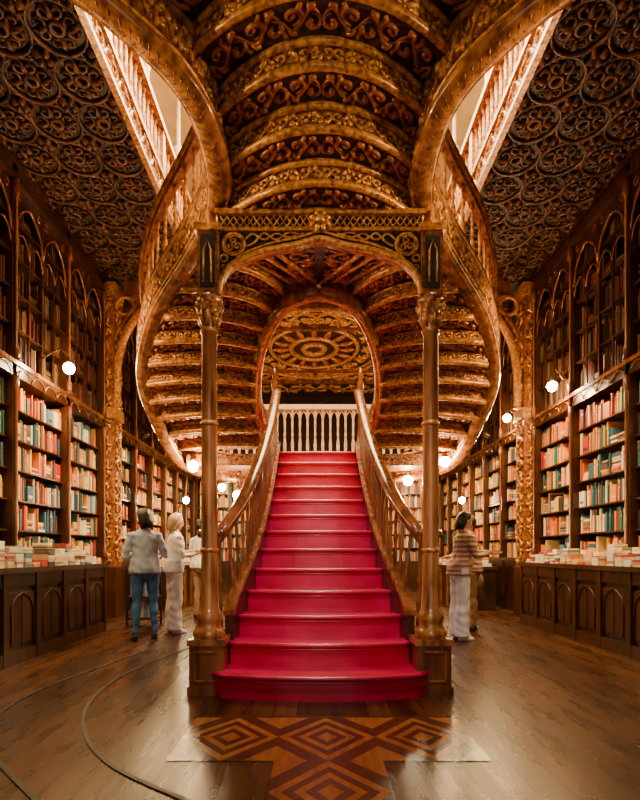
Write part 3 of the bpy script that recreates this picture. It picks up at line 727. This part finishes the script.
def person(name,loc,yaw,height,top,bottom,shoes,hair,arms,wideleg=False,sleeve=1,hairlen=.12,lean=0.,legs=None,headyaw=0,headpitch=.2,wide=1.,item=None,loose=1.):
    b=MB([]); S=[]
    L=lean
    def ly(z): return max(0,z-.9)*L
    hem=.86
    tor=[(0,.0,.78,.12*wide,.09),(0,-.01,.84,.160*wide,.115),(0,-.015,.90,.172*wide,.128),(0,-.012,.96,.166*wide*loose,.125*loose),(0,0,1.06,.142*wide*loose,.105*loose),(0,.008,1.18,.150*wide,.110),(0,.010,1.27,.160*wide,.115),(0,.002,1.34,.158*wide,.100),(0,-.005,1.385,.125*wide,.080),(0,-.008,1.42,.075,.062),(0,-.008,1.44,.052,.05)]
    ell_tube(b,[(x,y+ly(z),z,rx,ry) for x,y,z,rx,ry in tor],SKIN,24)
    ell_tube(b,[(0,-.012,hem,.190*wide,.145),(0,-.012,.92,.187*wide,.142),(0,ly(1.02)-.006,1.02,.160*wide*loose,.12*loose),(0,ly(1.1),1.1,.13,.09)],SKIN,24)
    S.append((Vector((0,-.01,.70)),Vector((0,-.01,.80)),.10,bottom)); S.append((Vector((0,-.01,hem+.06)),Vector((0,ly(1.33),1.33)),.13,top))
    hy=ly(1.45)
    b.tube([(0,hy-.012,1.38),(0,hy+.0,1.45),(0,hy+.012,1.51)],[.062,.050,.050],SKIN,12); S.append((Vector((0,hy,1.45)),Vector((0,hy,1.70)),.08,SKIN))
    HR=Matrix.Rotation(headyaw,3,'Z')@Matrix.Rotation(-headpitch,3,'X'); HC=Vector((0,hy+.015,1.560)); K=1.06
    def hp(x,y,z): return HC+HR@Vector((x*K,y*K,z*K))
    ellip(b,hp(0,-.008,.022),.072*K,.088*K,.092*K,SKIN,20,HR); ellip(b,hp(0,.020,-.040),.054*K,.062*K,.070*K,SKIN,16,HR)
    b.tube([hp(0,.078,.022),hp(0,.094,-.012),hp(0,.082,-.026)],[.009,.014,.008],SKIN,8)
    for s_ in (-1,1): ellip(b,hp(s_*.073,-.005,-.005),.010,.02,.030,SKIN,10,HR)
    if legs is None: legs=[[(-.09,0,.84),(-.095,.01,.48),(-.10,-.015,.08)],[(.09,0,.84),(.095,.01,.48),(.10,-.015,.08)]]
    for lg in legs:
        h,k,a=[Vector(p) for p in lg]; c=k.lerp(a,.3)+Vector((0,-.014,0))
        if wideleg: R=[.092,.090,.082,.086,.090,.094]; end=a+Vector((0,0,-.025))
        else: R=[.092,.077,.054,.056,.042,.036]; end=a
        b.tube([h,h.lerp(k,.4),k,c,k.lerp(a,.75),end],R,SKIN,16)
        b.tube([a+Vector((0,-.04,-.042)),a+Vector((0,.03,-.045)),a+Vector((0,.11,-.055)),a+Vector((0,.165,-.058))],[.036,.038,.036,.024],SKIN,12)
        S.append((h,k,.085,bottom)); S.append((k,end+Vector((0,0,.03)),R[-1]*.9 if wideleg else .045,bottom)); S.append((a+Vector((0,-.03,-.05)),a+Vector((0,.165,-.058)),.034,shoes))
    for s_,(el,wr) in zip((-1,1),arms):
        sh=Vector((s_*.158*wide,ly(1.33),1.335)); el=Vector(el); wr=Vector(wr); ps=1.18
        b.tube([sh+Vector((-s_*.06,0,.02)),sh,sh.lerp(el,.35),sh.lerp(el,.7),el,el.lerp(wr,.35),wr],[.046,.052*ps,.047*ps,.043*ps,.039*(ps if sleeve else 1),.037,.025],SKIN,14)
        S.append((sh,el,.048,top)); S.append((el,wr,.032,top if sleeve>1 else SKIN))
        if sleeve==1: S.append((el,el.lerp(wr,.5),.036,top))
        S.append((wr,wr+(wr-el).normalized()*.08,.03,SKIN))
    tmp=b.obj('tmp'); md=tmp.modifiers.new('r','REMESH'); md.mode='VOXEL'; md.voxel_size=.0085; md.use_smooth_shade=True
    sm=tmp.modifiers.new('s','SMOOTH'); sm.factor=.5; sm.iterations=5
    dg=bpy.context.evaluated_depsgraph_get(); me=bpy.data.meshes.new_from_object(tmp.evaluated_get(dg)); bpy.data.objects.remove(tmp)
    out=MB([SKIN,top,bottom,shoes])
    vs=[v.co.copy() for v in me.vertices]
    for i,v in enumerate(me.vertices):
        z=v.co.z
        if .1<z<1.36:
            a=math.atan2(v.co.y,v.co.x); vs[i]+=v.normal*(.0035*math.sin(z*46+3*math.sin(a*2+z*5))+.003*math.sin(a*9+z*12))
    idx={}
    for p in me.polygons:
        c=p.center; best=1e9; bm=SKIN
        for a,q,r,mt in S:
            d=q-a; t=max(0,min(1,(c-a).dot(d)/d.length_squared)); dd=(c-(a+d*t)).length-r
            if dd<best: best=dd; bm=mt
        if abs(c.x)<.2 and .70<c.z<1.3 and abs(c.y-ly(c.z))<.17 and bm in (top,bottom): bm=top if c.z>hem-.008 else bottom
        idx.setdefault(bm.name,[bm,[]])[1].append(tuple(p.vertices))
    base=len(out.v); out.v.extend([tuple(v) for v in vs])
    for k,(mt,fl) in idx.items():
        mi=out.mi(mt)
        for f in fl: out.f.append([i+base for i in f]); out.m.append(mi); out.sm.append(True); out.c.append((1,1,1))
    for s_,(el,wr) in zip((-1,1),arms):
        el=Vector(el); wr=Vector(wr); d=(wr-el).normalized(); side=d.cross(Vector((0,0,1)))
        if side.length<.2: side=Vector((0,1,0))
        side.normalize(); nrm=side.cross(d).normalized()
        pal=[wr-d*.012,wr+d*.04,wr+d*.082]
        for o in (-.018,0,.018): out.tube([q+side*o for q in pal],[.018,.016,.012],SKIN,8)
        for q,(o,ln) in enumerate(((-.030,.055),(-.010,.068),(.010,.072),(.030,.062))):
            r0=wr+d*.075+side*o*.85
            out.tube([r0,r0+d*ln*.45-nrm*.006,r0+d*ln*.8-nrm*.02,r0+d*ln*.95-nrm*.035],[.0095,.0088,.008,.0065],SKIN,7)
        r0=wr+d*.02+side*.022*-s_
        out.tube([r0,r0+d*.03+side*.03*-s_,r0+d*.06+side*.035*-s_-nrm*.01],[.013,.011,.008],SKIN,7)
    for s_ in (-1,1):
        ellip(out,hp(s_*.029,.070,.010),.013,.010,.008,WHITE,10,HR); ellip(out,hp(s_*.029,.077,.010),.006,.005,.006,EYE,8,HR)
        out.tube([hp(s_*.014,.078,.030),hp(s_*.030,.077,.035),hp(s_*.046,.066,.028)],.0035,hair,5)
    out.tube([hp(-.022,.072,-.055),hp(0,.081,-.053),hp(.022,.072,-.055)],[.003,.006,.003],LIP,6)
    ellip(out,hp(0,-.026,.034),.080*K,.086*K,.094*K,hair,22,HR)
    n=30
    for i in range(n):
        a=pi*(i/(n-1)); ca,sa=math.cos(a),math.sin(a); k=hairlen*random.uniform(.85,1.1)
        pts=[hp(-.03*ca,.02-.05*sa,.122),hp(-.074*ca,-.02-.075*sa,.075),hp(-.080*ca,-.026-.082*sa,.01),hp(-.074*ca,-.022-.075*sa,-.05*min(1,k/.06)),hp(-.066*ca,-.018-.07*sa,-.045-k if k>.05 else -.05)]
        out.tube(pts,[.010,.016,.017,.017,.007],hair,6)
    if item=='book':
        w=(Vector(arms[0][1])+Vector(arms[1][1]))/2+Vector((0,.09,.0))
        out.obox((w.x,w.y,w.z-.01),.26,.18,.03,0,WHITE); out.obox((w.x,w.y,w.z+.02),.27,.19,.004,0,TAN)
    if item=='bag':
        w=Vector((.24,.0,.72)); ellip(out,w,.07,.13,.14,TAN,16); out.tube(crs([(.22,-.08,.8),(.20,-.10,1.1),(.14,0,1.41),(.20,.12,1.1),(.23,.09,.8)],16),.009,TAN,6)
    o=out.obj(name); sc=height/1.69; o.scale=(sc,sc,sc); o.rotation_euler=(0,0,yaw); o.location=loc
    return o
person('woman_in_jeans',(-2.285,7.34,0),D_(25),1.74,PALE,JEANS,BLACK,HAIRD,[((-.24,.02,1.08),(-.16,.22,1.10)),((.26,.0,1.08),(.16,.22,1.16))],sleeve=1,hairlen=.10,lean=.08,headyaw=.3,headpitch=.35,
  legs=[[(-.09,0,.84),(-.10,.0,.48),(-.13,-.03,.08)],[(.09,0,.84),(.11,.03,.48),(.13,.04,.08)]],item='book',loose=1.08,wide=1.06)
person('woman_in_white',(-2.06,7.98,0),D_(-60),1.72,WHITE,CREAMC,WHITE,HAIRB,[((-.22,.08,1.08),(-.10,.27,1.15)),((.23,.05,1.08),(.12,.27,1.12))],sleeve=1,hairlen=.08,headpitch=.3,lean=.04,item='book',loose=1.12,wideleg=True,wide=1.05)
person('man_in_white_shirt',(-2.03,9.75,0),D_(-30),1.74,WHITE,TAN,BLACK,HAIRD,[((-.24,.0,1.06),(-.23,.12,.85)),((.24,.0,1.06),(.23,.12,.85))],sleeve=0,hairlen=.02,wide=1.12)
person('woman_in_striped_sweater',(1.88,7.36,0),D_(-80),1.70,STR,WHITE,WHITE,HAIRD,[((-.22,.12,1.12),(-.12,.36,1.16)),((.23,.12,1.10),(.12,.36,1.14))],sleeve=2,hairlen=.08,headpitch=.4,lean=.12,item='book',loose=1.2,wideleg=True,wide=1.15)
person('visitor_with_shoulder_bag',(2.30,8.25,0),D_(65),1.72,STR,TAN,BLACK,HAIRD,[((-.23,.08,1.1),(-.12,.3,1.08)),((.24,-.02,1.08),(.25,.1,.88))],sleeve=1,hairlen=.04,headpitch=.3,lean=.08,item='bag',loose=1.1)
# ------------------------------------------------------------------ lights
def area(name,loc,rot,sx,sy,e,c):
    l=bpy.data.lights.new(name,'AREA'); l.shape='RECTANGLE'; l.size=sx; l.size_y=sy; l.energy=e; l.color=c
    o=bpy.data.objects.new(name,l); bpy.context.scene.collection.objects.link(o); o.location=loc; o.rotation_euler=rot; return o
area('skylight_daylight',(0,7,ZT-.2),(0,0,0),3.8,12,2200,(1,.78,.46))
for sx in (-1,1): area('upper_wall_fill',(sx*.4,6.5,ZT-.4),(0,D_(-62)*sx,0),.4,9,560,(1,.84,.54))  # added fill, brightens the upper gallery walls
area('front_fill',(0,-2.6,2.8),(D_(90),0,0),4.5,4,62,(1,.76,.55))  # added fill light behind the camera, at the open front
spot((0,-1.2,4.4),(0,5.6,1.0),440,24,(1,.84,.90),'stair_fill_spot',False,.5,.25)  # added fill spot behind the camera, lifts the red steps
for sx,xf in ((-1,FL),(1,FR)):
    area('shelf_light',(sx*(xf-.35),7,3.5),(0,D_(35)*sx,0),.12,5.4,82,(1,.66,.27))
    area('shelf_light',(sx*(xf-.35),13.8,3.5),(0,D_(35)*sx,0),.12,6.2,260,(1,.68,.30))
w=bpy.data.worlds.new('world'); bpy.context.scene.world=w; w.use_nodes=True
bg=w.node_tree.nodes['Background']; bg.inputs[0].default_value=(1,.72,.45,1); bg.inputs[1].default_value=.08
# ------------------------------------------------------------------ camera
cam=bpy.data.cameras.new('camera'); co=bpy.data.objects.new('camera',cam); bpy.context.scene.collection.objects.link(co)
co.location=(CXM,0,1.15); co.rotation_euler=(D_(90),0,0); cam.lens=36*555/800; cam.sensor_width=36; cam.shift_y=153/800; cam.shift_x=(320-VP)/800; cam.clip_start=.05
bpy.context.scene.camera=co
